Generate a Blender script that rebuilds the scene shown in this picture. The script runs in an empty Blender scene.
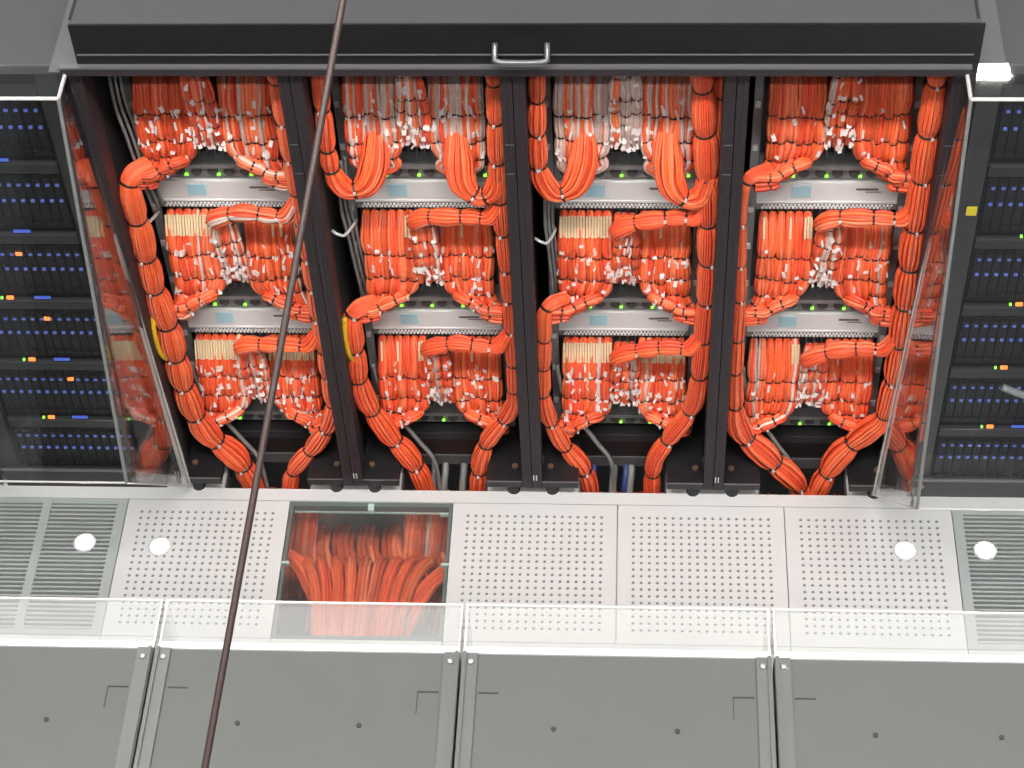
import bpy, math, random
from mathutils import Vector, Matrix

# ------------------------------------------------------------------ camera, world, lamps, exposure
scene = bpy.context.scene
col = scene.collection
rnd = random.Random(7)

def camera():
    yaw, pitch, roll = .08990, .8621, -.0593
    cy, sy = math.cos(yaw), math.sin(yaw)
    f = Vector((-sy*math.cos(pitch), cy*math.cos(pitch), -math.sin(pitch)))
    r = Vector((cy, sy, 0)); u = r.cross(f)
    r2 = r*math.cos(roll) + u*math.sin(roll)
    u2 = u*math.cos(roll) - r*math.sin(roll)
    cd = bpy.data.cameras.new('camera'); co = bpy.data.objects.new('camera', cd)
    cd.sensor_width = 36; cd.lens = 2042.1/1024*36; cd.clip_start = .05
    m = Matrix((r2, u2, -f)).transposed().to_4x4()
    m.translation = Vector((.3561, -4.5317, 5.9384))
    co.matrix_world = m
    col.objects.link(co); scene.camera = co
camera()
scene.view_settings.view_transform = 'Standard'
scene.view_settings.look = 'None'
scene.view_settings.gamma = 1
scene.view_settings.use_curve_mapping = False
scene.view_settings.exposure = 1.12
w = bpy.data.worlds.new('world'); scene.world = w; w.use_nodes = True
w.node_tree.nodes['Background'].inputs[0].default_value = (.80, .90, 1.0, 1)
w.node_tree.nodes['Background'].inputs[1].default_value = .16
CEIL = 10.0
LAMP_POWER = 60.0
# (x, y, length along x, width, where) of the ceiling luminaires
LAMPS = [(-2.3, -3.5, 1.9, .50, 'left, above the near row'), (.3, -3.5, 1.9, .50, 'middle, above the near row'), (2.9, -3.5, 1.9, .50, 'right, above the near row'),
         (-2.6, -6.6, 1.9, .16, 'left, added front fill behind the viewer'), (.3, -6.6, 1.9, .16, 'middle, added front fill behind the viewer'), (3.2, -6.6, 1.9, .16, 'right, added front fill behind the viewer'),  # unseen row added to brighten the rack faces from the front
         (-3.15, 2.02, 1.1, .10, 'left, above the far row'), (2.6, 2.0, .9, .06, 'right, above the far row'),
         (-5.2, 7.9, 1.1, .25, 'left, beyond the far row'), (3.07, 7.70, .30, .34, 'right, beyond the far row')]
LAMP_Z = 8.6

# ------------------------------------------------------------------ materials
MATS = {}
def pm(name, c, rough=.5, metal=0.0, var=.06, scale=18.0, bump=0.0, spec=.5, emit=None, es=0.0, stretch=None):
    m = bpy.data.materials.new(name); m.use_nodes = True
    nt = m.node_tree; b = nt.nodes['Principled BSDF']
    b.inputs['Roughness'].default_value = rough; b.inputs['Metallic'].default_value = metal
    b.inputs['Specular IOR Level'].default_value = spec
    tc = nt.nodes.new('ShaderNodeTexCoord'); ns = nt.nodes.new('ShaderNodeTexNoise')
    ns.inputs['Scale'].default_value = scale; ns.inputs['Detail'].default_value = 4
    src = tc.outputs['Object']
    if stretch:
        mp = nt.nodes.new('ShaderNodeMapping'); mp.inputs['Scale'].default_value = stretch
        nt.links.new(src, mp.inputs[0]); src = mp.outputs[0]
    nt.links.new(src, ns.inputs['Vector'])
    mx = nt.nodes.new('ShaderNodeMix'); mx.data_type = 'RGBA'
    mx.inputs['A'].default_value = [max(0, x*(1-var)) for x in c] + [1]
    mx.inputs['B'].default_value = [min(1, x*(1+var)) for x in c] + [1]
    nt.links.new(ns.outputs['Fac'], mx.inputs['Factor'])
    nt.links.new(mx.outputs['Result'], b.inputs['Base Color'])
    if bump:
        bp = nt.nodes.new('ShaderNodeBump'); bp.inputs['Strength'].default_value = bump
        bp.inputs['Distance'].default_value = .002
        nt.links.new(ns.outputs['Fac'], bp.inputs['Height']); nt.links.new(bp.outputs[0], b.inputs['Normal'])
    if emit:
        b.inputs['Emission Color'].default_value = (*emit, 1); b.inputs['Emission Strength'].default_value = es
    MATS[name] = m
    return m

pm('black_metal', (.012, .0105, .012), .42, 0, .25, 30)
pm('post_metal', (.024, .0165, .020), .6, 0, .2, 40, stretch=(1, 1, .05))
pm('black_fascia', (.0048, .0040, .0045), .5, 0, .2, 12)
pm('rack_inner', (.012, .011, .012), .7, 0, .2, 10)
pm('lip_metal', (.16, .16, .17), .35, .4, .1, 20)
pm('rack_top_grey', (.082, .086, .081), .45, 0, .07, 9, .05)
pm('far_top_grey', (.069, .069, .074), .5, 0, .07, 9, .05)
pm('flange_grey', (.125, .131, .126), .35, .2, .06, 14)
pm('slot_dark', (.018, .019, .019), .7)
pm('screw', (.75, .75, .73), .25, .8, .05)
pm('brass', (.35, .22, .13), .35, .7)
pm('floor_white', (.555, .553, .55), .42, 0, .02, 5, .02)
pm('hole_dark', (.17, .17, .17), .8)
pm('slat_grey', (.44, .47, .46), .4, .3, .05)
pm('under_dark', (.05, .05, .05), .8)
pm('concrete', (.16, .16, .155), .9, 0, .2, 6)
pm('ceiling_paint', (.55, .55, .54), .8)
pm('switch_grey', (.78, .77, .76), .42, .0, .05, 25)
pm('switch_dark', (.07, .07, .072), .6)
pm('switch_base', (.24, .245, .245), .45, .2, .3, 40)
pm('rail_grey', (.23, .235, .24), .45, .3, .25, 14)
pm('rail_clip', (.65, .66, .67), .35, .3)
pm('sticker_blue', (.42, .70, .78), .35, 0, .05, 50)
pm('print_dark', (.16, .13, .13), .6)
pm('tie_black', (.012, .010, .010), .5)
pm('tie_tag', (.62, .60, .58), .35, .2, .2, 60)
pm('label_white', (.74, .66, .63), .5, 0, .12, 60)
pm('boot_cream', (.72, .58, .36), .5, 0, .15, 50)
pm('cable_grey', (.17, .175, .17), .5, 0, .2, 30)
pm('cable_yellow', (.75, .45, .015), .5)
pm('cable_blue', (.02, .035, .13), .5)
pm('label_yellow', (.70, .55, .01), .5)
pm('blade_dark', (.0045, .0045, .006), .6, 0, .4, 30, spec=.25)
pm('blade_line', (.05, .05, .055), .35, .4, .2, 30)
pm('blade_vent', (.010, .010, .012), .6)
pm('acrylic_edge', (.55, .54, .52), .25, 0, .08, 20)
pm('painted_highlight', (.56, .56, .55), .25, 0, .04, 20)  # near-white colour standing in for a reflection line on the acrylic
pm('glass_rim', (.16, .19, .185), .4, .3, .1)
pm('glass_clip', (.60, .80, .72), .2, .4)
pm('wire_steel', (.024, .012, .010), .5, .2, .3, 120, .3, stretch=(1, 1, 6))
pm('lamp_housing', (.6, .6, .6), .4)
pm('chrome', (.8, .8, .8), .15, 1, .02)
pm('led_green', (.1, .6, .05), .3, emit=(.30, 1, .06), es=.75)
pm('led_blue', (.05, .07, .3), .3, emit=(.14, .20, .62), es=.15)
pm('led_blue_dim', (.03, .04, .15), .3, emit=(.12, .15, .42), es=.08)
pm('led_bar', (.03, .06, .3), .3, emit=(.08, .17, .75), es=.22)
pm('led_orange', (.6, .15, .02), .3, emit=(1, .22, .04), es=.75)
pm('disc_glow', (1, 1, 1), .3, emit=(1, .98, .94), es=9.0)  # emission of the added white floor discs
pm('lamp_diffuser', (1, 1, 1), .3, emit=(1, .97, .93), es=LAMP_POWER)

def cable_mat(name, rough):
    m = bpy.data.materials.new(name); m.use_nodes = True
    nt = m.node_tree; b = nt.nodes['Principled BSDF']
    a = nt.nodes.new('ShaderNodeAttribute'); a.attribute_name = 'tint'
    tc = nt.nodes.new('ShaderNodeTexCoord'); ns = nt.nodes.new('ShaderNodeTexNoise')
    ns.inputs['Scale'].default_value = 60
    nt.links.new(tc.outputs['Object'], ns.inputs['Vector'])
    hs = nt.nodes.new('ShaderNodeHueSaturation')
    mr = nt.nodes.new('ShaderNodeMapRange'); mr.inputs['To Min'].default_value = .82; mr.inputs['To Max'].default_value = 1.18
    nt.links.new(ns.outputs['Fac'], mr.inputs[0]); nt.links.new(mr.outputs[0], hs.inputs['Value'])
    nt.links.new(a.outputs['Color'], hs.inputs['Color']); nt.links.new(hs.outputs[0], b.inputs['Base Color'])
    b.inputs['Roughness'].default_value = rough
    b.inputs['Specular IOR Level'].default_value = .4
    MATS[name] = m
cable_mat('cable', .42)

def acrylic(name, tint=(.97, .975, .97), milk=0.0, ior=1.49):
    m = bpy.data.materials.new(name); m.use_nodes = True
    nt = m.node_tree; nt.nodes.clear()
    out = nt.nodes.new('ShaderNodeOutputMaterial')
    tr = nt.nodes.new('ShaderNodeBsdfTransparent'); tr.inputs[0].default_value = (*tint, 1)
    gl = nt.nodes.new('ShaderNodeBsdfGlossy'); gl.inputs['Roughness'].default_value = .02
    # Schlick reflectance, the same from both faces of the sheet
    ge = nt.nodes.new('ShaderNodeNewGeometry'); dt = nt.nodes.new('ShaderNodeVectorMath'); dt.operation = 'DOT_PRODUCT'
    nt.links.new(ge.outputs['Incoming'], dt.inputs[0]); nt.links.new(ge.outputs['Normal'], dt.inputs[1])
    def mth(op, a, b):
        n = nt.nodes.new('ShaderNodeMath'); n.operation = op
        for i, q in enumerate((a, b)):
            if q is None: continue
            if isinstance(q, (int, float)): n.inputs[i].default_value = q
            else: nt.links.new(q, n.inputs[i])
        return n.outputs[0]
    f0 = ((ior-1)/(ior+1))**2
    fr = nt.nodes.new('ShaderNodeClamp')
    nt.links.new(mth('ADD', mth('MULTIPLY', mth('POWER', mth('SUBTRACT', 1.0, mth('ABSOLUTE', dt.outputs['Value'], None)), 5.0), 1-f0), f0), fr.inputs[0])
    mx = nt.nodes.new('ShaderNodeMixShader')
    nt.links.new(fr.outputs[0], mx.inputs[0]); nt.links.new(gl.outputs[0], mx.inputs[2])
    if milk:
        df = nt.nodes.new('ShaderNodeBsdfDiffuse'); df.inputs[0].default_value = (.85, .86, .85, 1)
        ns = nt.nodes.new('ShaderNodeTexNoise'); ns.inputs['Scale'].default_value = 4
        mr = nt.nodes.new('ShaderNodeMapRange'); mr.inputs['To Min'].default_value = milk*.7; mr.inputs['To Max'].default_value = milk*1.3
        nt.links.new(ns.outputs['Fac'], mr.inputs[0])
        m2 = nt.nodes.new('ShaderNodeMixShader'); nt.links.new(mr.outputs[0], m2.inputs[0])
        nt.links.new(tr.outputs[0], m2.inputs[1]); nt.links.new(df.outputs[0], m2.inputs[2])
        nt.links.new(m2.outputs[0], mx.inputs[1])
    else:
        nt.links.new(tr.outputs[0], mx.inputs[1])
    nt.links.new(mx.outputs[0], out.inputs[0])
    MATS[name] = m
acrylic('acrylic_side', milk=.008, ior=1.75)
acrylic('acrylic_front', milk=.003, ior=1.35)
acrylic('acrylic_milky', milk=.12)
acrylic('floor_glass', tint=(.92, .95, .94), milk=.02)

# ------------------------------------------------------------------ mesh helpers
class MB:
    def __init__(s): s.v = []; s.f = []; s.t = None
    def box(s, x0, x1, y0, y1, z0, z1):
        n = len(s.v)
        s.v += [(x, y, z) for x in (x0, x1) for y in (y0, y1) for z in (z0, z1)]
        s.f += [tuple(n+i for i in q) for q in ((0,1,3,2),(4,6,7,5),(0,4,5,1),(2,3,7,6),(0,2,6,4),(1,5,7,3))]
        return s
    def obox(s, c, sx, sy, sz, M):
        n = len(s.v); c = Vector(c)
        for x in (-.5, .5):
            for y in (-.5, .5):
                for z in (-.5, .5): s.v.append(tuple(c + M @ Vector((x*sx, y*sy, z*sz))))
        s.f += [tuple(n+i for i in q) for q in ((0,1,3,2),(4,6,7,5),(0,4,5,1),(2,3,7,6),(0,2,6,4),(1,5,7,3))]
        return s
    def cyl(s, c, r, h, axis='z', n=12, r2=None):
        r2 = r if r2 is None else r2; b = len(s.v); c = Vector(c)
        for k, rr in ((0, r), (h, r2)):
            for i in range(n):
                a = 2*math.pi*i/n; p = (rr*math.cos(a), rr*math.sin(a), k)
                if axis == 'y': p = (p[0], p[2], p[1])
                elif axis == 'x': p = (p[2], p[0], p[1])
                s.v.append(tuple(c + Vector(p)))
        for i in range(n): s.f.append((b+i, b+(i+1) % n, b+n+(i+1) % n, b+n+i))
        s.f.append(tuple(b+i for i in reversed(range(n)))); s.f.append(tuple(b+n+i for i in range(n)))
        return s
    def ring(s, c, ro, ri, h, n=20):
        b = len(s.v); c = Vector(c)
        for k, rr in ((0, ro), (h, ro), (h, ri), (0, ri)):
            for i in range(n):
                a = 2*math.pi*i/n; s.v.append((c.x+rr*math.cos(a), c.y+rr*math.sin(a), c.z+k))
        for j in range(4):
            for i in range(n):
                s.f.append((b+j*n+i, b+j*n+(i+1) % n, b+((j+1) % 4)*n+(i+1) % n, b+((j+1) % 4)*n+i))
        return s
    def tube(s, pts, rads, n=8, ridge=0.0, twist=0.0, caps=True, tints=None, flat=1.0):
        """sweep with one radius for each point; ridge makes every second side stand proud"""
        b = len(s.v); P = [Vector(p) for p in pts]; m = len(P)
        up = None
        for i in range(m):
            t = (P[min(i+1, m-1)] - P[max(i-1, 0)])
            t = t.normalized() if t.length > 1e-9 else Vector((0, 0, 1))
            if up is None:
                up = Vector((0, 1, 0)) if abs(t.y) < .9 else Vector((1, 0, 0))
            up = (up - t*up.dot(t)).normalized(); sd = t.cross(up)
            for k in range(n):
                a = 2*math.pi*k/n + twist*i/m
                rr = rads[i]*(1 + (ridge if k % 2 else -ridge))
                s.v.append(tuple(P[i] + up*(rr*math.cos(a)*flat) + sd*(rr*math.sin(a))))
                if tints is not None: s.t.append(tints[k])
        for i in range(m-1):
            for k in range(n):
                s.f.append((b+i*n+k, b+i*n+(k+1) % n, b+(i+1)*n+(k+1) % n, b+(i+1)*n+k))
        if caps:
            s.f.append(tuple(b+k for k in reversed(range(n)))); s.f.append(tuple(b+(m-1)*n+k for k in range(n)))
        return s
    def mesh(s, name, smooth=False):
        me = bpy.data.meshes.new(name); me.from_pydata(s.v, [], s.f); me.validate(); me.update()
        if smooth: me.polygons.foreach_set('use_smooth', [True]*len(me.polygons))
        if s.t and len(s.t) == len(me.vertices):
            a = me.attributes.new('tint', 'FLOAT_COLOR', 'POINT')
            a.data.foreach_set('color', [x for c in s.t for x in (*c, 1.0)])
        return me
    def build(s, name, mat, parent=None, smooth=False, **kw):
        return place(name, s.mesh(name, smooth), mat, parent, **kw)

def place(name, me, mat=None, parent=None, loc=None, rot=None, label=None, cat=None, group=None, kind=None):
    o = bpy.data.objects.new(name, me); col.objects.link(o)
    if mat and me is not None and not me.materials: me.materials.append(MATS[mat])
    if parent: o.parent = parent
    if loc is not None: o.location = loc
    if rot is not None: o.rotation_euler = rot
    tag(o, label, cat, group, kind)
    return o
def tag(o, label=None, cat=None, group=None, kind=None):
    if label: o['label'] = label
    if cat: o['category'] = cat
    if group: o['group'] = group
    if kind: o['kind'] = kind
    return o
def thing(name, loc, label, cat, group=None, kind=None):
    return place(name, None, None, None, loc, None, label, cat, group, kind)
def bx(*a): return MB().box(*a)
def spline(pts, step=.014):
    """Catmull-Rom through the points; returns points and a parameter (0..len-1) for each"""
    P = [Vector(p) for p in pts]; out = []; par = []
    for i in range(len(P)-1):
        p0 = P[max(i-1, 0)]; p1 = P[i]; p2 = P[i+1]; p3 = P[min(i+2, len(P)-1)]
        k = max(2, int((p2-p1).length/step))
        for j in range(k):
            t = j/k
            out.append(.5*((2*p1) + (p2-p0)*t + (2*p0-5*p1+4*p2-p3)*t*t + (3*p1-p0-3*p2+p3)*t**3)); par.append(i+t)
    out.append(P[-1]); par.append(len(P)-1.0)
    return out, par
def lerp_list(L, p):
    i = min(int(p), len(L)-2); t = p-i
    return L[i]*(1-t) + L[i+1]*t
ORD = ['first', 'second', 'third', 'fourth', 'fifth', 'sixth', 'seventh', 'eighth', 'ninth', 'tenth',
       'eleventh', 'twelfth', 'thirteenth', 'fourteenth', 'fifteenth']

# ------------------------------------------------------------------ setting: sub floor, raised floor, ceiling
floor = bx(-4.5, 4.5, -6.5, 7.5, -.75, -.70).build('floor', 'concrete', kind='structure')
bx(-7, 7, -11, 10, CEIL, CEIL+.1).build('ceiling', 'ceiling_paint', kind='structure')

TY0, TY1 = -.635, -.035           # the row of tiles in view
GAP = .0016
def plain_tile(x0, x1, y0, y1):
    bx(x0+GAP, x1-GAP, y0+GAP, y1-GAP, -.035, 0).build('tile', 'floor_white', floor)
# perforated tile mesh, origin at its middle
def perforated_mesh():
    m = MB(); n = 18; p = .0285; h = n*p/2; S = .3-GAP
    # border
    m.box(-S, S, h, S, -.03, 0); m.box(-S, S, -S, -h, -.03, 0); m.box(-S, -h, -h, h, -.03, 0); m.box(h, S, -h, h, -.03, 0)
    r = .0062
    for i in range(n):
        for j in range(n):
            cx, cy = -h+(i+.5)*p, -h+(j+.5)*p; b = len(m.v); q = p/2
            sq = [(q, 0), (q, q), (0, q), (-q, q), (-q, 0), (-q, -q), (0, -q), (q, -q)]
            m.v += [(cx+a, cy+c, 0) for a, c in sq]
            m.v += [(cx+r*math.cos(k*math.pi/4), cy+r*math.sin(k*math.pi/4), 0) for k in range(8)]
            m.v += [(cx+r*math.cos(k*math.pi/4), cy+r*math.sin(k*math.pi/4), -.004) for k in range(8)]
            for k in range(8):
                e = (k+1) % 8
                m.f += [(b+k, b+e, b+8+e, b+8+k), (b+8+k, b+8+e, b+16+e, b+16+k)]
    return m.mesh('perforated_tile')
pmesh = perforated_mesh()
bmesh_back = bx(-.258, .258, -.258, .258, -.03, -.0035).mesh('hole_backing')
for x in (-1.19, .01, .61, 1.21):
    t = place('perforated_tile', pmesh, 'floor_white', floor, (x, (TY0+TY1)/2, 0))
    place('hole_backing', bmesh_back, 'hole_dark', t)
# slotted grille tiles at both ends
slat = bx(-.128, .128, -.0038, .0038, -.020, -.002).mesh('slat')
fr = MB(); S = .3-GAP
fr.box(-S, S, .275, S, -.03, .001); fr.box(-S, S, -S, -.275, -.03, .001); fr.box(-S, -.262, -.275, .275, -.03, .001)
fr.box(.262, S, -.275, .275, -.03, .001); fr.box(-.016, .016, -.275, .275, -.03, .001)
frame_mesh = fr.mesh('grille_frame')
pan_mesh = bx(-.27, .27, -.28, .28, -.10, -.09).mesh('grille_pan')
for x in (-1.79, 1.81):
    t = place('grille_tile', frame_mesh, 'slat_grey', floor, (x, (TY0+TY1)/2, 0))
    place('pan', pan_mesh, 'under_dark', t)
    for sx in (-.139, .139):
        for j in range(29):
            place('slat', slat, 'slat_grey', t, (sx, -.266+j*.019, 0))
for x in (-1.49, -.89, -.29, .31, .91, 1.51):
    bx(x-.012, x+.012, TY0, TY1, -.05, -.0355).build('stringer', 'lamp_housing', floor)
bx(-2.7, 2.7, TY1-.01, TY1+.01, -.05, -.0355).build('stringer', 'lamp_housing', floor)
# glass tile
gx0, gx1 = -.89, -.29
gt = MB(); yc = (TY0+TY1)/2; xc = (gx0+gx1)/2
for a in ((gx0+GAP, gx1-GAP, TY1-.018, TY1-GAP), (gx0+GAP, gx1-GAP, TY0+GAP, TY0+.018),
          (gx0+GAP, gx0+.014, TY0+.018, TY1-.018), (gx1-.014, gx1-GAP, TY0+.018, TY1-.018)):
    gt.box(*a, -.035, -.004)
g = gt.build('glass_tile_frame', 'glass_rim', floor)
bx(gx0+.003, gx1-.003, TY0+.003, TY1-.003, -.012, 0).build('glass_pane', 'floor_glass', g)
bx(gx0+.02, gx1-.01, TY1-.040, TY1-.036, -.02, -.0135).build('stringer', 'glass_clip', g)
for cx, cy, sx, sy in ((xc, TY1-.025, .022, .03), (gx0+.012, TY1-.275, .03, .008), (gx1-.012, TY1-.275, .03, .008), (gx1-.03, TY1-.05, .03, .006)):
    bx(cx-sx/2, cx+sx/2, cy-sy/2, cy+sy/2, -.0135, .0015).build('clip', 'glass_clip', g)
# plain tiles around the row in view
for i in range(-4, 5):
    x0 = -.29+.6*i
    for j in range(1, 9):
        plain_tile(x0, x0+.6, TY0-.6*j, TY0-.6*(j-1))
    if x0 < -2.2 or x0 > 2.0: plain_tile(x0, x0+.6, TY0, TY1)
# strip in front of and under the racks, with the cable cut-outs
RC = [-.981, -.327, .327, .981]
bx(-2.7, 2.7, TY1+GAP, .02, -.035, 0).build('tile', 'floor_white', floor)
for c in RC:
    m = MB().box(c-.16, c+.16, .184, .19, -.05, .002)
    for e in (-.16, .154): m.box(c+e, c+e+.006, .02, .19, -.05, .002)
    m.build('cutout_liner', 'switch_dark', floor)
edges = [-2.7] + [e for c in RC for e in (c-.16, c+.16)] + [2.7]
for i in range(0, len(edges), 2):
    bx(edges[i], edges[i+1], .02, .19, -.035, 0).build('tile', 'floor_white', floor)
bx(-2.7, 2.7, .19, 3.0, -.035, 0).build('tile', 'floor_white', floor)

# ------------------------------------------------------------------ racks with the orange cabling
RNAME = ['leftmost', 'second', 'third', 'rightmost']
for ri, cx in enumerate(RC):
    t = thing('network_rack', (cx, 0, 0), '%s open black rack holding three cabled switches' % RNAME[ri]
              if ri in (0, 3) else '%s open black rack from the left holding three cabled switches' % RNAME[ri], 'rack', 'open black cable racks')
    for s in (-1, 1):
        a, b = sorted((s*.3255, s*.2915))
        m = MB().box(a, b, 0, .09, .05, 2.03)
        # shallow grooves along the front
        m.box(a+.007, a+.013, -.003, 0, .10, 2.03); m.box(b-.013, b-.007, -.003, 0, .10, 2.03)
        m.build('post', 'post_metal', t)
        bx(min(s*.327, s*.30), max(s*.327, s*.30), .09, .95, .05, 2.03).build('side_panel', 'rack_inner', t)
        pl = bx(min(s*.16, s*.29), max(s*.16, s*.29), -.002, .19, .055, .09).build('base_plate', 'black_metal', t)
        bx(min(s*.16, s*.29), max(s*.16, s*.29), -.005, -.002, .088, .0925).build('base_edge', 'lip_metal', pl)
        MB().cyl((s*.262, .066, .09), .011, .008, n=8).build('bolt', 'brass', pl)
        MB().cyl((s*.256, .03, 0), .024, .055, n=10, r2=.016).build('foot', 'black_metal', t, smooth=False)
        bx(min(s*.255, s*.228), max(s*.255, s*.228), .245, .265, .10, 2.0).build('mounting_rail', 'rail_grey', t)
        for i in range(3):
            for zz in (.12, .30, .47):
                bx(s*.243-.008, s*.243+.008, .238, .245, .13+.6225*i+zz, .13+.6225*i+zz+.022).build('rail_clip', 'rail_clip', t)
    bx(-.30, .30, .191, .95, .001, .09).build('base_plate', 'black_metal', t)
    bx(-.25, .25, .21, .216, .055, .099).build('base_lip', 'post_metal', t)
    bx(-.30, .30, .93, .95, .09, 2.03).build('back_panel', 'rack_inner', t)
    bx(-.327, .327, .0, .95, 2.02, 2.03).build('roof', 'rack_inner', t)
    for k, lx in enumerate((-.006, .004)):
        bx(-.3245+.010*k+.002, -.3245+.010*k+.006, -.006, -.003, .10, .128).build('tag', 'tie_tag', t)
    for zz in (1.62, 1.74):
        bx(.298, .324, -.0045, -.003, zz, zz+.003).build('slot', 'lip_metal', t)

# fascia above the four racks
t = thing('fascia_panel', (0, 0, 2.03), 'long black fascia panel above the four open racks', 'panel')
bx(-1.268, 1.335, -.012, -.004, .0, .18).build('board', 'black_fascia', t)
bx(-1.262, 1.315, -.016, -.012, .070, .074).build('seam', 'lip_metal', t)
bx(-1.32, 1.315, -.030, -.010, .030, .036).build('lower_lip', 'lip_metal', t)
bx(-1.32, 1.315, -.028, -.004, .004, .030).build('lower_rail', 'post_metal', t)
h = MB(); pts, _ = spline([(-.042, -.014, .115), (-.042, -.045, .092), (-.030, -.055, .080), (.095, -.055, .080), (.107, -.045, .092), (.107, -.014, .115)], .01)
h.tube(pts, [.0085]*len(pts), 8); h.build('handle', 'lip_metal', t, True)
# tops of the cabinets behind the fascia
t = thing('rack_roof', (0, 0, 2.0), 'grey sheet metal roof over the four open racks', 'roof')
bx(-1.27, 1.327, -.004, 1.0, .03, .205).build('roof_sheet', 'far_top_grey', t)
for x in (-1.268, 1.318): bx(x-.004, x+.004, .02, 1.0, .205, .208).build('seam', 'slot_dark', t)

# ------------------------------------------------------------------ switches
CH = .6225; ZB = .125
LEVEL = ['lower', 'middle', 'upper']
vent = MB()
for i in range(34):
    x = -.205 + i*.0124
    for j in range(2):
        vent.box(x-.0036+(.006 if j else 0), x+.0036+(.006 if j else 0), .247, .252, .4835+j*.010, .4905+j*.010)
vent_mesh = vent.mesh('vent_teeth')
def make_switch(ri, ci):
    zb = ZB + CH*ci
    t = thing('network_switch', (RC[ri], 0, zb), '%s grey network switch in the %s open rack%s' % (LEVEL[ci], RNAME[ri], '' if ri in (0, 3) else ' from left'),
              'network switch', 'rack switches')
    bx(-.226, .226, .30, .85, -.012, .604).build('body', 'switch_dark', t)
    fp = MB().box(-.226, .226, .250, .32, .506, .596)
    fp.box(-.226, .226, .247, .262, .508, .516)
    f = fp.build('front_panel', 'switch_grey', t)
    dk = rnd.uniform(-.006, .006)
    bx(-.121+dk, -.059+dk, .2475, .2505, .534, .584).build('sticker', 'sticker_blue', f)
    bx(.085+dk, .155+dk, .2485, .2505, .566, .574).build('print', 'print_dark', f)
    bx(.115+dk, .165+dk, .2490, .2505, .556, .560).build('print', 'print_dark', f)
    vb = bx(-.226, .226, .252, .31, .478, .506).build('vent_strip', 'rail_grey', t)
    place('vent_teeth', vent_mesh, 'switch_grey', vb, kind='stuff')
    # vertical line cards
    for i in range(16):
        x = -.2+i*.0267
        bx(x-.0022, x+.0022, .275, .31, .06, .475).build('line_card', 'switch_base', t)
    bx(-.226, .226, .235, .31, .045, .062).build('shelf', 'switch_base', t)
    b = bx(-.226, .226, .255, .31, -.010, .045).build('base_panel', 'switch_base', t)
    for i in range(8):
        x = -.19+i*.054
        MB().cyl((x, .250, .016), .018, .006, 'y', 12, ).build('fan_opening', 'switch_dark', b)
    for i, x in enumerate((-.115, -.009, .098, .205)):
        if rnd.random() < .85 or i == 1:
            bx(x-.0055, x+.0055, .245, .252, .002, .010).build('led', 'led_green', t)
    return t
for ri in range(4):
    for ci in range(3): make_switch(ri, ci)

# ------------------------------------------------------------------ cables
OR = (.93, .125, .044)
def strand_tints(n, white=0.0, deep=0.0, vmin=.66):
    out = []; c = None
    for k in range(n):
        if k % 2 == 0 or c is None:
            u = rnd.random()
            if u < white: b = rnd.uniform(.5, .8); c = (b, b*.74, b*.64)
            elif u < white + (1-white)*.25: c = (.86, .20, .09)
            else:
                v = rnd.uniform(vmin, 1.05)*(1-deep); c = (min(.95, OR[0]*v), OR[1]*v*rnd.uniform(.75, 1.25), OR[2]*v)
        out.append(c)
    return out
def ring_tie(parent, p, t, r, mat='tie_black', wid=.006, name='cable_tie', n=12, flat=1.0):
    t = t.normalized()
    m = MB(); m.tube([p - t*wid, p - t*wid*.6, p + t*wid*.6, p + t*wid], [r*.9, r*1.06, r*1.06, r*.9], n, caps=False, flat=flat)
    return m.build(name, mat, parent, True)
def tag_on_tie(parent, p, t, r):
    M = t.to_track_quat('Z', 'Y').to_matrix()
    d = Vector((rnd.uniform(-.5, .5), -1, .45)).normalized(); d = (d - t*d.dot(t)).normalized()
    m = MB(); m.obox(p + d*(r*1.02), .016, .008, .008, M)
    m.build('tie_head', 'tie_tag', parent)

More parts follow.
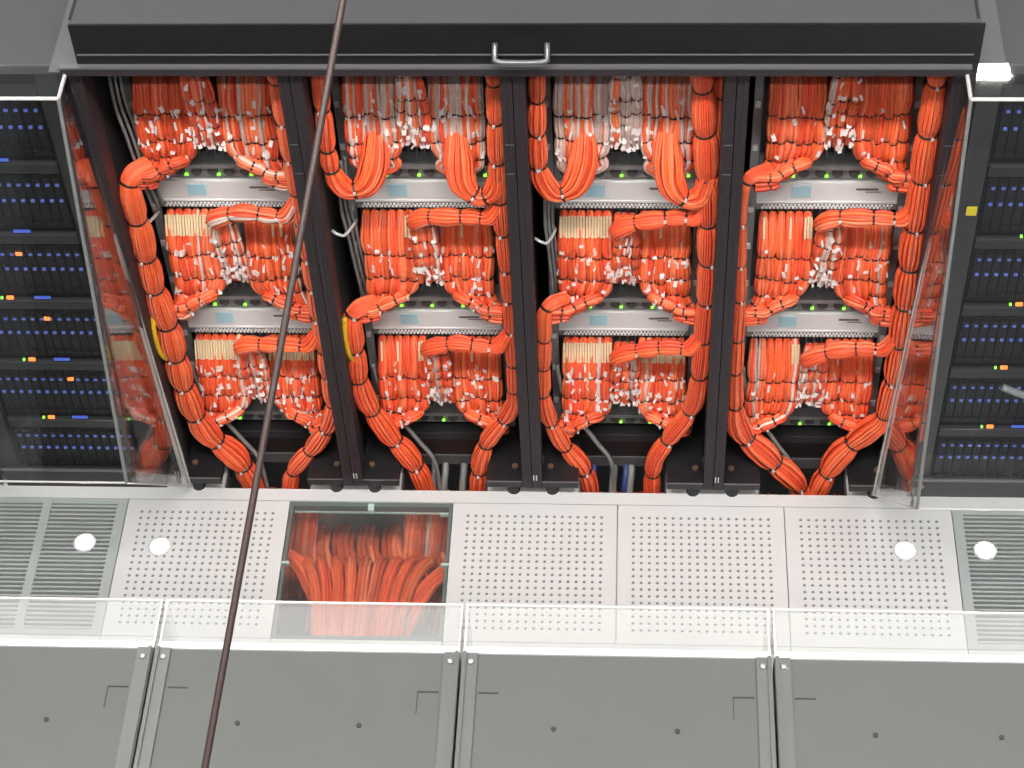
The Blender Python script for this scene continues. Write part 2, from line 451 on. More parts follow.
def bundle(name, label, group, ctrl, rads, ties, n=20, ridge=.07, white=0.0, deep=0.0, pinch=.16, heads=.0, twist=.6, tie_w=.005, origin=None, flat=1.0, step=.010, wobble=.05, vmin=.66):
    """ctrl: world points, ties: parameters along ctrl where the bundle is strapped"""
    base = Vector(ctrl[0]) if origin is None else Vector(origin)
    t = thing(name, base, label, 'cable bundle', group)
    loc = [Vector(p)-base for p in ctrl]
    pts, par = spline(loc, step)
    rr = []; arc = [0.0]
    for i in range(1, len(pts)): arc.append(arc[-1]+(pts[i]-pts[i-1]).length)
    ta = [arc[min(range(len(par)), key=lambda k: abs(par[k]-q))] for q in ties]
    for p, l in zip(par, arc):
        d = min([abs(l-q) for q in ta] or [9])
        R = lerp_list(rads, p)
        k = 1 + pinch*.25 - pinch*1.25*math.exp(-(d/(R*.75))**2)
        rr.append(R*k)
    m = MB(); m.t = []
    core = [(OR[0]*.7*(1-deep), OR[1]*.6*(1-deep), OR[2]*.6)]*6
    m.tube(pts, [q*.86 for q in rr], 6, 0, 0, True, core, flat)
    ns = n//2; tints = strand_tints(n, white, deep, vmin); wob = [rnd.uniform(0, 6.28) for _ in range(ns)]; spn = [rnd.uniform(-.5, .5) for _ in range(ns)]
    rs = math.sin(math.pi/ns)*.98
    up = None; frames = []
    M_ = len(pts)
    for i in range(M_):
        tg = (pts[min(i+1, M_-1)]-pts[max(i-1, 0)]).normalized()
        if up is None: up = Vector((0, 1, 0)) if abs(tg.y) < .9 else Vector((1, 0, 0))
        up = (up - tg*up.dot(tg)).normalized(); frames.append((up.copy(), tg.cross(up)))
    for k in range(ns):
        line = []; rad = []
        for i in range(M_):
            a = 2*math.pi*k/ns + twist*i/M_ + spn[k]*i/M_
            q = rr[i]*(1-rs*.7)*(1 + wobble*math.sin(arc[i]*45+wob[k]))
            line.append(pts[i] + frames[i][0]*(q*math.cos(a)*flat) + frames[i][1]*(q*math.sin(a))); rad.append(rr[i]*rs*1.08)
        m.tube(line, rad, 5, 0, 0, False, [tints[2*k]]*5)
    m.build('strands', 'cable', t, True)
    for q in ties:
        i = min(range(len(par)), key=lambda k: abs(par[k]-q))
        tg = pts[min(i+1, len(pts)-1)]-pts[max(i-1, 0)]
        ring_tie(t, pts[i], tg, rr[i]*(1+ridge), wid=tie_w, flat=flat)
        if rnd.random() < heads: tag_on_tie(t, pts[i], tg.normalized(), rr[i]*(1+ridge))
    return t, pts, par, rr

LABEL_MESH = [bx(-.0062, .0062, -.001, .001, -.012, .012).mesh('label_flag'), bx(-.0075, .0075, -.001, .001, -.006, .006).mesh('label_flag'),
              bx(-.0035, .0035, -.001, .001, -.015, .015).mesh('label_flag')]
BOOT_MESH = bx(-.0034, .0034, -.004, .004, -.036, .036).mesh('connector_boot')
def add_labels(t, pts, rr, cnt, lo=.1, hi=.9):
    for _ in range(cnt):
        i = int(len(pts)*rnd.uniform(lo, hi)); i = min(i, len(pts)-1)
        a = rnd.uniform(-1.1, 1.1)
        p = pts[i] + Vector((math.sin(a), -math.cos(a), .0))*(rr[i]*1.1)
        place('label_flag', rnd.choice(LABEL_MESH), 'label_white', t, p, (rnd.uniform(-.5, .1), rnd.uniform(-.35, .35), a+rnd.uniform(-.3, .3)))

# style of each switch: (labels/bundle left, right, white strands, cream boots left, right, U-shaped exits, deep colour)
LAB_SCALE = 1.7
STYLE = {
 (0, 2): (3, 3, .03, 0, 0, 0, .15), (1, 2): (3, 3, .52, 0, 0, 1, .0), (2, 2): (2, 2, .50, 0, 0, 1, .0), (3, 2): (1, 1, .0, 0, 0, 0, .12),
 (0, 1): (4, 3, .05, 1, 0, 0, 0), (1, 1): (2, 3, .02, 0, 0, 0, 0), (2, 1): (3, 4, .03, 1, 0, 0, 0), (3, 1): (1, 2, .02, 0, 0, 0, 0),
 (0, 0): (5, 5, .10, 1, 1, 0, 0), (1, 0): (3, 3, .02, 0, 0, 0, 0), (2, 0): (5, 5, .06, 1, 1, 0, 0), (3, 0): (1, 3, .02, 0, 0, 0, 0)}
RLAB = ['leftmost rack', 'second rack from left', 'third rack from left', 'rightmost rack']
def hang(ri, ci):
    nl, nr, white, crl, crr, ush, deep = STYLE[(ri, ci)]
    cx = RC[ri]; zb = ZB+CH*ci; grp = 'hanging cables, %s switch, %s' % (LEVEL[ci], RLAB[ri])
    NB = 6; idx = 0; jobs = []
    for s in (-1, 1):
        x_out, x_in = (-.198, -.055) if s < 0 else (.202, .066)
        for k in range(NB): jobs.append((s, k, x_out + (x_in-x_out)*k/(NB-1)))
    for k in range(3): jobs.append((0, k, -.026+.031*k))
    jobs.sort(key=lambda j: j[2])
    for o, (s, k, x) in enumerate(jobs):
        lab = '%s hanging cable bundle from left on the %s switch of the %s' % (ORD[o], LEVEL[ci], RLAB[ri])
        j = lambda a: rnd.uniform(-a, a)
        if s == 0:
            top = .60 if ci == 2 else .555
            yy = .155
            P = [(x*.7, yy-.01, top), (x+j(.006), yy-.012, .45+j(.01)), (x+j(.006), yy, .36+j(.01)), (x, yy+.01, .28+j(.01)), (x*1.15, yy+.03, .205+j(.01))]
            R = [.011, .0165, .0175, .017, .0145]
            ties = [.55+j(.05), 1.25+j(.08), 2.0+j(.1), 2.75+j(.1)]
            ctrl = [(cx+a, b, zb+c) for a, b, c in P]
            t, pts, par, rr = bundle('cable_bundle', lab, grp, ctrl, R, ties, 16, .08, white+.12, deep, .24, 0)
            add_labels(t, pts, rr, 4, .1, .65); add_labels(t, pts, rr, 9, .68, 1.0)
            continue
        d = j(.006); zt = .324+j(.008); z2 = .228+j(.012); z3 = .155+j(.010)
        P = [(x, .262, .452), (x, .236, .437), (x+j(.004), .200, zt+.055), (x+j(.005), .186+d, zt), (x+j(.005), .176+d, z2), (x+s*.004*k, .172, z3)]
        R = [.0105, .0145, .0172, .0178, .0190, .0185]
        ties = [3.0, 4.0, 5.0]
        if ush:
            P += [(x*.85+s*.02, .168, z3-.035), (s*.13, .160, z3-.07)]
            R += [.0145, .012]
        else:
            if k < 3:      # outer bundles curl over at the bottom of the block
                P += [(x+s*.008, .166, .125+j(.006)), (x+s*(.022+.006*k), .156, .104+j(.006)), (s*(.226-.012*k), .140, .088+.010*k+j(.004)), (s*(.246 if ci else .228), .120, .080+.008*k+(0 if ci else .035))]
                R += [.0190, .0185, .0170, .013]
                ties += [6.6+j(.2)]
            else:          # inner bundles sweep out in front of them
                zz = .084+.022*(k-3)
                P += [(x+s*(.012+.008*k), .160-.004*k, zz+.030), (x+s*(.030+.014*k), .150-.004*k, zz+.012), (s*(.185+j(.01)), .136-.004*k, zz+.002+j(.005)), (s*(.246 if ci else .228), .112, zz+.002+(0 if ci else .035))]
                R += [.0185, .0180, .0172, .013]
                ties += [6.4+j(.2), 7.5+j(.25), 8.4+j(.15)]
        ctrl = [(cx+a, b, zb+c) for a, b, c in P]
        t, pts, par, rr = bundle('cable_bundle', lab, grp, ctrl, R, ties, 16, .09, white, deep, .26, 0, .5, .0048)
        add_labels(t, pts, rr, int(LAB_SCALE*(nl if s < 0 else nr)) + (1 if rnd.random() < .5 else 0), .22, .85)
        cream = crl if s < 0 else crr
        if ci < 2:
            cnt = 3 if (cream or (s < 0 and k == NB-1)) else (1 if rnd.random() < .25 else 0)
            for q in range(cnt):
                place('connector_boot', BOOT_MESH, 'boot_cream', t, (x+(q-(cnt-1)/2)*.0095-x, -.050-.004*abs(q-1), -.018), (-.5, 0, 0))
for ri in range(4):
    for ci in range(3): hang(ri, ci)

# trunks: (rack, name of it, points (x, y, z), radii, ties, heads)
def trunk(ri, lab, P, R, ties, n=64, heads=.6, name='cable_bundle', ridge=.03, pinch=.20, white=.0, wid=.006, grp='thick orange cable trunks beside the switches'):
    ctrl = [(RC[ri]+p[0], p[1], p[2]) for p in P]
    return bundle(name, lab, grp, ctrl, R, ties, n, ridge, white, 0, pinch, heads, .7, wid, wobble=.02, vmin=.84)
def ladder(P, a, b, every):
    """tie parameters spaced evenly by length between control points a and b"""
    pts, par = spline(P); out = []; L = 0; nxt = every*.5
    for i in range(1, len(pts)):
        L += (Vector(pts[i])-Vector(pts[i-1])).length
        if L >= nxt and a <= par[i] <= b: out.append(par[i]); 
        if L >= nxt: nxt += every
    return out
T = []
# leftmost rack
P = [(-.200, .16, 1.50), (-.262, .105, 1.475), (-.262, .10, 1.27), (-.265, .10, 1.03), (-.250, .10, .78), (-.245, .10, .465), (-.208, .10, .245), (-.112, .10, .075), (-.075, .10, -.10), (-.07, .10, -.35)]
trunk(0, 'orange cable trunk down the left side of the leftmost rack', P, [.03, .036, .038, .040, .043, .042, .044, .046, .036, .03], ladder(P, .9, 7.3, .165))
P = [(.262, .10, 1.98), (.27, .10, 1.5), (.275, .10, 1.0), (.278, .10, .5), (.272, .10, .345), (.200, .10, .185), (.085, .10, .0), (.05, .10, -.2)]
trunk(0, 'orange cable trunk down the right side of the leftmost rack', P, [.024, .026, .027, .030, .033, .032, .028, .03], ladder(P, .2, 6.2, .15))
# second rack
P = [(-.259, .10, 1.99), (-.260, .10, 1.83), (-.264, .10, 1.62), (-.255, .095, 1.52), (-.215, .09, 1.462), (-.160, .10, 1.475), (-.128, .135, 1.54), (-.122, .185, 1.63)]
trunk(1, 'orange trunk turning up into the upper switch, left of the second rack', P, [.023, .025, .027, .030, .032, .040, .045, .03], [1.2, 1.95, 2.7, 4.35])
P = [(-.185, .15, .88), (-.262, .105, .862), (-.270, .10, .72), (-.268, .10, .474), (-.20, .10, .25), (-.122, .10, .085), (-.080, .10, -.10), (-.07, .1, -.35)]
trunk(1, 'orange cable trunk curving down to the floor, left of the second rack', P, [.026, .034, .036, .037, .038, .039, .032, .03], ladder(P, .9, 5.5, .17))
P = [(.265, .10, 1.99), (.265, .10, 1.83), (.262, .10, 1.58), (.262, .10, 1.41), (.270, .10, 1.0), (.270, .10, .5), (.255, .10, .375), (.157, .10, .175), (.120, .10, -.03), (.115, .10, -.3)]
trunk(1, 'orange cable trunk down the right side of the second rack', P, [.024, .026, .030, .030, .020, .021, .029, .031, .030, .03], ladder(P, .1, 8.2, .16))
P = [(.130, .185, 1.63), (.135, .140, 1.545), (.150, .105, 1.475), (.195, .09, 1.432), (.240, .092, 1.452), (.262, .10, 1.52)]
trunk(1, 'orange loop joining the upper switch to the right trunk, second rack', P, [.03, .046, .042, .034, .033, .028], [2.6, 3.6])
# third rack
P = [(-.259, .10, 1.99), (-.262, .10, 1.83), (-.266, .10, 1.62), (-.258, .095, 1.52), (-.215, .09, 1.452), (-.160, .10, 1.470), (-.128, .135, 1.54), (-.122, .185, 1.63)]
trunk(2, 'orange trunk turning up into the upper switch, left of the third rack', P, [.022, .025, .028, .031, .032, .040, .045, .03], [1.0, 1.6, 2.5, 4.35])
P = [(-.19, .15, .905), (-.258, .105, .90), (-.270, .10, .75), (-.279, .10, .537), (-.276, .10, .39), (-.225, .10, .205), (-.150, .10, .055), (-.120, .10, -.10), (-.12, .1, -.35)]
trunk(2, 'orange cable trunk curving down to the floor, left of the third rack', P, [.020, .026, .026, .026, .028, .030, .034, .030, .03], ladder(P, .7, 6.4, .15))
P = [(.228, .10, 1.99), (.235, .10, 1.83), (.250, .10, 1.627), (.262, .10, 1.414), (.272, .10, 1.2), (.273, .10, .952), (.262, .10, .544), (.238, .10, .385), (.176, .10, .245), (.117, .10, .095), (.108, .10, -.084), (.108, .10, -.3)]
trunk(2, 'thick orange cable trunk down the right side of the third rack', P, [.034, .036, .037, .036, .034, .031, .031, .031, .031, .030, .030, .03], ladder(P, .1, 10.2, .19))
P = [(.290, .13, 1.99), (.290, .13, 1.6), (.290, .13, 1.2)]
trunk(2, 'orange cable strand behind the thick right trunk, third rack', P, [.022, .022, .02], [.5, 1.0, 1.5])
P = [(.130, .185, 1.63), (.135, .140, 1.545), (.150, .105, 1.475), (.195, .09, 1.425), (.245, .092, 1.445), (.265, .095, 1.53)]
trunk(2, 'orange loop joining the upper switch to the right trunk, third rack', P, [.03, .046, .042, .033, .034, .03], [2.9])
# rightmost rack
P = [(-.20, .15, 1.50), (-.270, .105, 1.495), (-.283, .10, 1.40), (-.276, .10, 1.15), (-.270, .10, .953), (-.264, .10, .5), (-.240, .10, .285), (-.125, .10, .115), (-.005, .10, -.055), (.02, .1, -.3)]
trunk(3, 'orange cable trunk down the left side of the rightmost rack', P, [.022, .022, .017, .018, .020, .026, .042, .046, .036, .03], ladder(P, .8, 8.0, .18))
P = [(.262, .10, 1.99), (.263, .10, 1.87), (.261, .10, 1.629), (.266, .10, 1.45), (.268, .10, 1.284), (.275, .10, .909), (.278, .10, .60), (.262, .10, .36), (.222, .10, .285), (.128, .10, .14), (.068, .10, -.06), (.04, .1, -.3)]
trunk(3, 'thick orange cable trunk down the right side of the rightmost rack', P, [.028, .032, .035, .036, .040, .041, .038, .034, .040, .043, .036, .03], ladder(P, .1, 10.0, .19))

# horizontal bundles that arch over the connectors
for ri in range(4):
    for ci in (0, 1):
        zb = ZB+CH*ci; e = rnd.uniform(-.012, .012)
        if (ri, ci) in ((2, 0), (3, 0), (2, 1)): drop = .05
        else: drop = .012
        P = [(-.005, .160, zb+.50-drop), (-.022, .130, zb+.545-drop), (.015, .115, zb+.580-drop*.8), (.090, .105, zb+.590+e-drop*.4), (.165, .10, zb+.588), (.225, .095, zb+.592), (.262, .10, zb+.65)]
        trunk(ri, 'orange cable bundle arching right from the %s switch of the %s' % (LEVEL[ci], RLAB[ri]), P,
              [.018, .026, .029, .028, .026, .027, .022], [2.45+rnd.uniform(-.15, .15), 3.55+rnd.uniform(-.1, .1), 4.5], 26, .4, 'cable_bundle', .03, .20, .05, .0045,
              'bundles arching over the connectors')

# grey lead cables and yellow cables in the side gaps
def thin(name, lab, pts, r, mat, grp=None):
    p, _ = spline(pts, .02); base = p[0].copy()
    m = MB(); m.tube([q-base for q in p], [r]*len(p), 6)
    o = m.build(name, mat, None, True, label=lab, cat='cable', group=grp); o.location = base
    return o
for ri in (0, 1, 2):
    c = RC[ri]; lab = RLAB[ri]
    for k in range(3):
        z1 = (1.86, 1.42, 1.36)[ri]
        x = c-.250+.010*k
        thin('power_cable', ('near', 'middle', 'far')[k]+' grey power cable in the left gap of the '+lab,
             [(x, .14+.02*k, z1+.10), (x-.004, .13+.02*k, z1-.08), (x+.004, .14+.02*k, z1-.22), (x+.012, .16+.02*k, z1-.42), (x+.02, .19+.02*k, z1-.60)], .0058, 'cable_grey')
    o = thin('cable_strap', 'pale strap across the left gap of the '+lab, [(c-.285, .085, 1.315-.03*ri), (c-.25, .075, 1.300-.03*ri), (c-.225, .16, 1.27-.03*ri), (c-.232, .235, 1.22-.03*ri)], .0052, 'rail_clip')
for ri in (0, 1, 2, 3):
    c = RC[ri]
    thin('power_cable', 'grey cable sloping down beside the lower left trunk, '+RLAB[ri],
         [(c-.235, .20, .50), (c-.205, .18, .33), (c-.10, .15, .14), (c-.04, .13, .03), (c-.03, .12, -.2)], .0085, 'cable_grey')
for ri in (0, 1):
    c = RC[ri]
    thin('yellow_cable', 'yellow cable showing beside the left trunk of the '+RLAB[ri], [(c-.284, .075, .88), (c-.286, .052, .82), (c-.284, .052, .72), (c-.276, .075, .66)], .009, 'cable_yellow')
for k, (x, m) in enumerate(((.215, 'cable_blue'), (.335, 'cable_blue'), (.355, 'cable_grey'), (.29, 'cable_grey'), (-.27, 'cable_grey'), (-.34, 'cable_grey'), (-.38, 'cable_grey'))):
    thin('data_cable', ORD[k] + (' lead, blue,' if m == 'cable_blue' else ' lead, grey,') + ' dropping through the floor cut-out of the ' + (RLAB[2] if x > 0 else RLAB[1]),
         [(x, .23, -.05), (x+.004, .17, -.06), (x-.003, .12, -.14), (x, .11, -.4)], .014, m, 'leads in the floor cut-outs')

# cables below the floor, seen through the glass tile and the cut-outs
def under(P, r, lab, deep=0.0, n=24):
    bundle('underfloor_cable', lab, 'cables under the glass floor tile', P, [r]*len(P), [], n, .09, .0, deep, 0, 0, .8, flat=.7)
for k in range(9):
    x = -.745+.036*k; f = (k-4)/4
    under([(x, -1.1, -.14), (x, -.72, -.10), (x+.004*f, -.52, -.08+.008*(k % 3)), (x+.030*f, -.36, -.075-.008*(k % 2)), (x+.06*f, -.27, -.085), (x+.085*f, -.215, -.14), (x+.095*f, -.18, -.30), (x+.1*f, -.12, -.55)],
          .026, ORD[k]+' from left of the orange cables running back under the glass floor tile')
for k in range(4):
    under([(-.72+.03*k, -1.1, -.16), (-.715+.025*k, -.66, -.14), (-.74+.02*k, -.50, -.12-.01*k), (-.80+.015*k, -.36, -.10), (-.87+.015*k, -.24, -.10), (-1.0, -.12, -.12)],
          .019, ORD[k]+' of the orange cables branching left under the glass floor tile')
for k in range(3):
    under([(-.50+.025*k, -1.1, -.16), (-.49+.02*k, -.62, -.14), (-.455+.02*k, -.48, -.12), (-.40+.02*k, -.36, -.10), (-.33+.02*k, -.27, -.10), (-.22, -.17, -.12)],
          .017, ORD[k]+' of the orange cables branching right under the glass floor tile')
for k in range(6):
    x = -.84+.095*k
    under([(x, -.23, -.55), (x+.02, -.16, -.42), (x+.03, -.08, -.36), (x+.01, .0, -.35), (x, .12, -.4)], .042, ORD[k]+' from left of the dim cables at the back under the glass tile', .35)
for ri, c in enumerate(RC):
    for k in range(4):
        x = c-.12+.08*k
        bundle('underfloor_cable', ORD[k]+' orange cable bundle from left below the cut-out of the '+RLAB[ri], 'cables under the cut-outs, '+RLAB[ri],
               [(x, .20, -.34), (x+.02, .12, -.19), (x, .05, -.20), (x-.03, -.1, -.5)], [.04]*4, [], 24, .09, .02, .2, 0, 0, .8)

# ------------------------------------------------------------------ blade server racks at both ends
BH = .313; BZ = .053
blade_mesh = MB().box(-.0136, .0136, .045, .3, .03, .262).box(-.010, .010, .036, .045, .232, .245).box(-.010, .010, .038, .045, .05, .058).mesh('blade')
led_mesh = bx(-.0055, .0055, .037, .044, -.0042, .0042).mesh('led')
def blade_chassis(cx, k, side, rackname):
    pos = ['lowest', 'second lowest', 'third lowest', 'third highest', 'second highest', 'highest'][k]
    t = thing('blade_chassis', (cx, 0, BZ+BH*k), '%s blade server chassis with blue lights in the %s' % (pos, rackname), 'server', 'blade chassis')
    bx(-.222, .222, .06, .7, 0, .311).build('body', 'blade_dark', t)
    bx(-.222, .222, .040, .06, .270, .309).build('media_panel', 'blade_vent', t)
    bx(-.222, .222, .034, .044, .0, .006).build('bottom_rail', 'blade_line', t)
    for i in range(14):
        b = place('blade', blade_mesh, 'blade_dark', t, (-.2015+i*.0309+.0007, 0, 0))
        r = rnd.random()
        place('led', led_mesh, 'led_blue', b, (.002, 0, .152))
        place('led', led_mesh, 'led_blue_dim', b, (.002, 0, .221))
    x = (-.14, .10)[side > 0]
    bx(.02, .075, .030, .036, .018, .027).build('light_bar', 'led_bar', t)
    a = rnd.uniform(-.01, .01)
    bx(-.065+a, -.042+a, .028, .036, .017, .028).build('led', 'led_orange', t)
    bx(-.085+a, -.078+a, .028, .036, .018, .025).build('led', 'led_green', t)
    if rnd.random() < .75:
        a = rnd.uniform(-.05, .1)
        bx(a, a+.02, .030, .038, .225, .236).build('led', 'led_orange', t)
    return t
def blade_rack(cx, rackname, side, levels, lab):
    t = thing('server_rack', (cx, 0, 0), lab, 'rack', 'black blade racks')
    for s in (-1, 1):
        bx(min(s*.30, s*.232), max(s*.30, s*.232), .03, .07, .05, 2.02).build('post', 'black_metal', t)
        bx(min(s*.30, s*.285), max(s*.30, s*.285), .07, 1.0, .05, 2.02).build('side_panel', 'rack_inner', t)
        MB().cyl((s*.25, .06, 0), .022, .05, n=10).build('foot', 'black_metal', t)
    bx(-.30, .30, .03, 1.0, .03, .052).build('base', 'black_metal', t)
    bx(-.30, .30, .02, .03, .0, .11).build('plinth', 'black_metal', t)
    bx(-.30, .30, .012, .02, .098, .106).build('plinth_edge', 'lip_metal', t)
    bx(-.30, .30, .02, 1.0, 2.0, 2.03).build('top', 'far_top_grey', t)
    bx(-.29, .29, .95, .97, .05, 2.0).build('back_panel', 'rack_inner', t)
    MB().cyl((.255*(1 if side < 0 else -1), .015, .075), .010, -.010, 'y', 8).build('bolt', 'brass', t)
    for k in levels: blade_chassis(cx, k, side, rackname)
    return t
blade_rack(-1.655, 'left rack', -1, range(6), 'black rack of blade servers left of the orange cabling')
blade_rack(1.655, 'right rack', 1, range(6), 'black rack of blade servers right of the orange cabling')
blade_rack(-2.275, 'far left rack', -1, range(6), 'black blade rack cut off by the left edge of the picture')
# bits of roof joints beside the fascia
for s, n in ((-1, 'left'), (1, 'right')):
    t = bx(-.045, .045, -.01, 1.0, .0, .004).build('roof_joint', 'flange_grey', None, label='narrow grey joint strip on top of the %s blade rack' % n, cat='trim'); t.location = (-1.3165 if s < 0 else 1.375, 0, 2.031)
# yellow labels
for x, z, y, n in ((-1.897, .47, .028, 'left'), (1.40, 1.44, .028, 'right')):
    o = bx(-.016, .016, -.002, .002, -.018, .018).build('yellow_label', 'label_yellow', None, label='small yellow label on the post of the %s blade rack' % n, cat='label'); o.location = (x, y, z)
thin('grey_cable', 'grey cable hanging across the right blade rack', [(1.60, -.02, .66), (1.70, -.03, .62), (1.82, -.02, .57), (1.95, .0, .55)], .013, 'rail_grey')

# clear covers in front of the blade racks
def patch(c00, c10, c01, c11, thick, nx=6, nz=24):
    """bilinear sheet with thickness along x: c00 rear bottom, c10 front bottom, c01 rear top, c11 front top"""
    m = MB(); c = [Vector(q) for q in (c00, c10, c01, c11)]
    for side in (0, 1):
        for j in range(nz+1):
            for i in range(nx+1):
                u, v = i/nx, j/nz
                p = (c[0]*(1-u)+c[1]*u)*(1-v) + (c[2]*(1-u)+c[3]*u)*v
                m.v.append((p.x+thick*side, p.y, p.z))
    N = (nx+1)*(nz+1)
    for side in (0, 1):
        for j in range(nz):
            for i in range(nx):
                a = side*N+j*(nx+1)+i; q = (a, a+1, a+nx+2, a+nx+1)
                m.f.append(q if side else q[::-1])
    for j in range(nz):
        for i in (0, nx):
            a = j*(nx+1)+i; m.f.append((a, a+nx+1, a+nx+1+N, a+N))
    for i in range(nx):
        for j in (0, nz):
            a = j*(nx+1)+i; m.f.append((a, a+1, a+1+N, a+N))
    return m
def cover(s, n, DB, lab):
    t = thing('acrylic_cover', (0, 0, 0), lab, 'cover', 'clear covers')
    rb, rt = (1.257, 1.309) if s < 0 else (1.229, 1.305)
    DT = -.125; ZT = 2.036; ZF = .75; xo = 1.945
    xf = rb + (rt-rb)*ZF/ZT
    th = .006
    m = patch((s*rb, .0, .03), (s*xf, DB, ZF), (s*rt, .01, ZT), (s*rt, DT, ZT), th if s < 0 else -th)
    m.build('side_pane', 'acrylic_side', t, True)
    f = MB(); q = [(s*xf, DB, ZF), (s*xo, DB, ZF), (s*xo, DT, ZT), (s*rt, DT, ZT)]
    for e in (0, -.006): f.v += [(x, y+e, z) for x, y, z in q]
    f.f += [(0, 1, 2, 3), (7, 6, 5, 4), (0, 4, 5, 1), (1, 5, 6, 2), (2, 6, 7, 3), (3, 7, 4, 0)]
    f.build('front_pane', 'acrylic_front', t)
    bx(min(s*rt, s*xo), max(s*rt, s*xo), DT-.006, .02, ZT-.004, ZT+.004).build('top_pane', 'acrylic_side', t)
    def bar(name, a, b, r, mat='acrylic_edge'):
        MB().tube([a, b], [r, r], 6).build(name, mat, t)
    bar('front_edge', (s*xf, DB-.003, ZF), (s*rt, DT-.003, ZT), .0058, 'cable_grey')
    bar('rear_edge', (s*rb, -.004, .04), (s*rt, .006, ZT), .0026)
    bar('top_front_edge', (s*rt, DT-.004, ZT), (s*xo, DT-.004, ZT), .0060)
    bar('top_side_edge', (s*rt, DT-.004, ZT), (s*rt, .01, ZT), .0060)
    bar('bottom_edge', (s*xo, DB-.003, ZF), (s*xf, DB-.003, ZF), .0035)
    bar('bottom_side_edge', (s*xf, DB-.003, ZF), (s*rb, -.002, .035), .0030)
    bar('outer_edge', (s*xo, DB-.003, ZF), (s*xo, DT-.003, ZT), .0030)
    return t
cover(-1, 'left', -.535, 'clear acrylic hood with sloping front over the left blade rack')
cover(1, 'right', -.60, 'clear acrylic hood with sloping front over the right blade rack')
o = bpy.data.objects
t = thing('acrylic_cover', (0, 0, 0), 'clear acrylic hood cut off by the left edge of the picture', 'cover', 'clear covers')
for nm, q in (('front_pane', [(-1.96, -.535, .75), (-2.6, -.535, .75), (-2.6, -.125, 2.036), (-1.96, -.125, 2.036)]),
              ('side_pane', [(-1.96, 0, .03), (-1.96, -.53, .75), (-1.96, -.125, 2.03), (-1.96, 0, 2.03)])):
    f = MB(); d = (0, -.006) if nm == 'front_pane' else (-.006, 0)
    for e in (0, 1): f.v += [(x+d[0]*e, y+d[1]*e, z) for x, y, z in q]
    f.f += [(0, 1, 2, 3), (7, 6, 5, 4), (0, 4, 5, 1), (1, 5, 6, 2), (2, 6, 7, 3), (3, 7, 4, 0)]
    f.build(nm, 'acrylic_front', t)
for a, b in (((-1.96, -.538, .75), (-1.96, -.128, 2.036)), ((-1.96, 0, .03), (-1.96, -.535, .75))): MB().tube([a, b], [.003, .003], 6).build('edge', 'acrylic_edge', t)

# ------------------------------------------------------------------ glowing discs added for the round white spots on the floor
LN = ['outer left', 'inner left', 'inner right', 'outer right']
for (x, y), n in zip(((-1.618, -.238), (-1.34, -.251), (1.33, -.224), (1.611, -.219)), LN):
    t = thing('floor_glow_disc', (x, y, 0), '%s round glowing white disc on the floor' % n, 'lamp', 'floor glow discs')
    MB().ring((0, 0, -.004), .042, .033, .010).build('disc_rim', 'floor_white', t, True)
    m = MB(); 
    for j, (r, z) in enumerate(((.0335, .0045), (.028, .008), (.018, .0105), (.008, .0115))):
        m.v += [(r*math.cos(2*math.pi*i/20), r*math.sin(2*math.pi*i/20), z) for i in range(20)]
    for j in range(3):
        for i in range(20): m.f.append((j*20+i, j*20+(i+1) % 20, (j+1)*20+(i+1) % 20, (j+1)*20+i))
    m.f.append(tuple(60+i for i in range(20)))
    m.build('lens', 'disc_glow', t, True)
    MB().cyl((0, 0, -.06), .030, .062, n=14).build('housing', 'lamp_housing', t)  # cylinder under the added floor disc

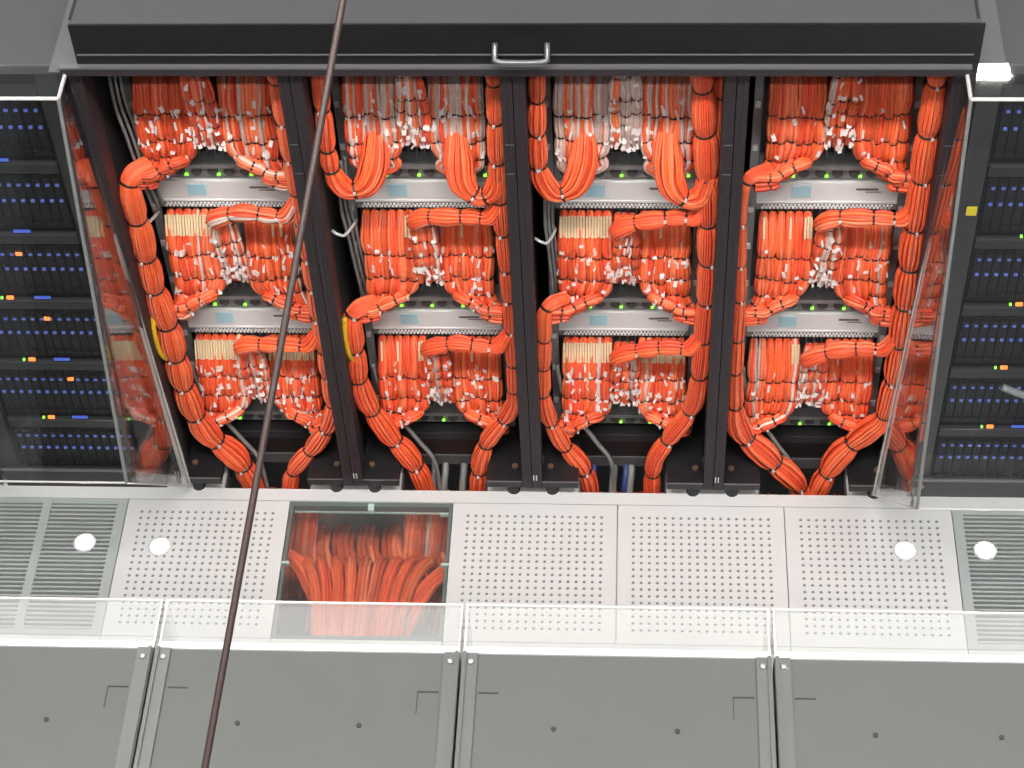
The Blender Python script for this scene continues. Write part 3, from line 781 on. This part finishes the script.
# ------------------------------------------------------------------ near row of cabinets, seen from above
NZ = 2.20; NY = -2.105; NP = .6725
SEAM0 = -.680
for i in range(-1, 4):
    x0 = SEAM0 + NP*(i-1); x1 = x0+NP
    nm = ['cut off by the left edge', 'at the left edge of the picture', 'second from left', 'third from left', 'at the right edge of the picture'][i+1]
    t = thing('grey_cabinet', ((x0+x1)/2, NY, 0), 'grey cabinet top in the near row, %s' % nm, 'cabinet', 'near row of grey cabinets')
    H = NP/2-.0025
    bx(-H, H, -1.1, 0, .05, NZ-.02).build('body', 'rack_top_grey', t)
    bx(-H+.02, H-.02, -1.1, -.004, NZ-.02, NZ-.004).build('top_panel', 'rack_top_grey', t)
    for s in (-1, 1):
        a, b = sorted((s*H, s*(H-.034)))
        fl = MB(); fl.box(a, b, -1.1, -.004, NZ-.02, NZ+.004)
        e = s*(H-.002); fl.box(min(e, e-s*.008), max(e, e-s*.008), -1.1, -.004, NZ+.004, NZ+.011)
        fl.build('flange', 'flange_grey', t)
        MB().cyl((s*(H-.020), -.028, NZ+.004), .0085, .006, n=10, r2=.006).build('screw', 'screw', t, True)
        xx = s*(H-.040)
        bx(min(xx, xx-s*.044), max(xx, xx-s*.044), -.103, -.0995, NZ-.005, NZ-.0030).build('slot', 'slot_dark', t)
        if s > 0: bx(xx-.046, xx-.044, -.155, -.0995, NZ-.005, NZ-.0030).build('slot', 'slot_dark', t)
        MB().cyl((s*.130, -.187, NZ-.004), .006, .0025, n=8).build('rivet', 'slot_dark', t)
    bx(-H, H, -.004, .004, NZ-.03, NZ+.001).build('front_edge', 'painted_highlight', t)  # pale strip painted as the highlight along the cabinet edge
    # clear cover towards the aisle
    c = thing('acrylic_cover', ((x0+x1)/2, NY, 0), 'clear acrylic cover along the near cabinet %s' % nm, 'cover', 'near clear covers')
    bx(-H+.003, H-.003, .004, .130, NZ-.018, NZ-.010).build('top_pane', 'acrylic_milky', c)
    bx(-H+.003, H-.003, .122, .130, .05, NZ-.018).build('front_pane', 'acrylic_front', c)
    for s in (-1, 1):
        bx(s*(H-.004)-.003, s*(H-.004)+.003, .004, .122, .05, NZ-.018).build('side_pane', 'acrylic_front', c)
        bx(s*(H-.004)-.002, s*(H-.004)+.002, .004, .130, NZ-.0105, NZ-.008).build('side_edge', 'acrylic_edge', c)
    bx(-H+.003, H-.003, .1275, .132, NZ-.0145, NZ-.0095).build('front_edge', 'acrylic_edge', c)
    bx(-H+.003, H-.003, .004, .016, NZ-.010, NZ-.004).build('rear_edge', 'painted_highlight', c)  # reflection at the rear of the cover, put in as a white strip

# ------------------------------------------------------------------ wire crossing the view, from the ceiling to the near cabinets
a = Vector((.042, -2.799, 4.544)); b = Vector((-.099, -3.435, 4.012)); d = (b-a)
top = a + d*((CEIL-a.z)/d.z); bot = a + d*((NZ-.004-a.z)/d.z)
t = thing('steel_wire', bot, 'thin dark brown wire crossing the picture diagonally in the foreground', 'wire')
m = MB(); n = 40
m.tube([(top-bot)*(i/n) for i in range(n+1)], [.0042]*(n+1), 10); m.build('rope', 'wire_steel', t, True)
MB().cyl((0, 0, 0), .02, .03, n=12, r2=.008).build('anchor', 'wire_steel', t)
tt = top-bot
MB().cyl((tt.x, tt.y, tt.z-.03), .008, .03, n=12, r2=.02).build('anchor', 'wire_steel', t)

# ------------------------------------------------------------------ ceiling luminaires (above the picture)
for k, (x, y, L, wd, wh) in enumerate(LAMPS):
    t = thing('ceiling_light', (x, y, LAMP_Z), 'white ceiling luminaire out of view, '+wh, 'lamp', 'ceiling luminaires')
    bx(-L/2-.03, L/2+.03, -wd/2-.03, wd/2+.03, .012, .08).build('housing', 'lamp_housing', t)
    bx(-L/2, L/2, -wd/2, wd/2, 0, .012).build('diffuser', 'lamp_diffuser', t)
    for s in (-1, 1): MB().cyl((s*L*.35, 0, .08), .006, CEIL-LAMP_Z-.08, n=6).build('rod', 'lamp_housing', t)
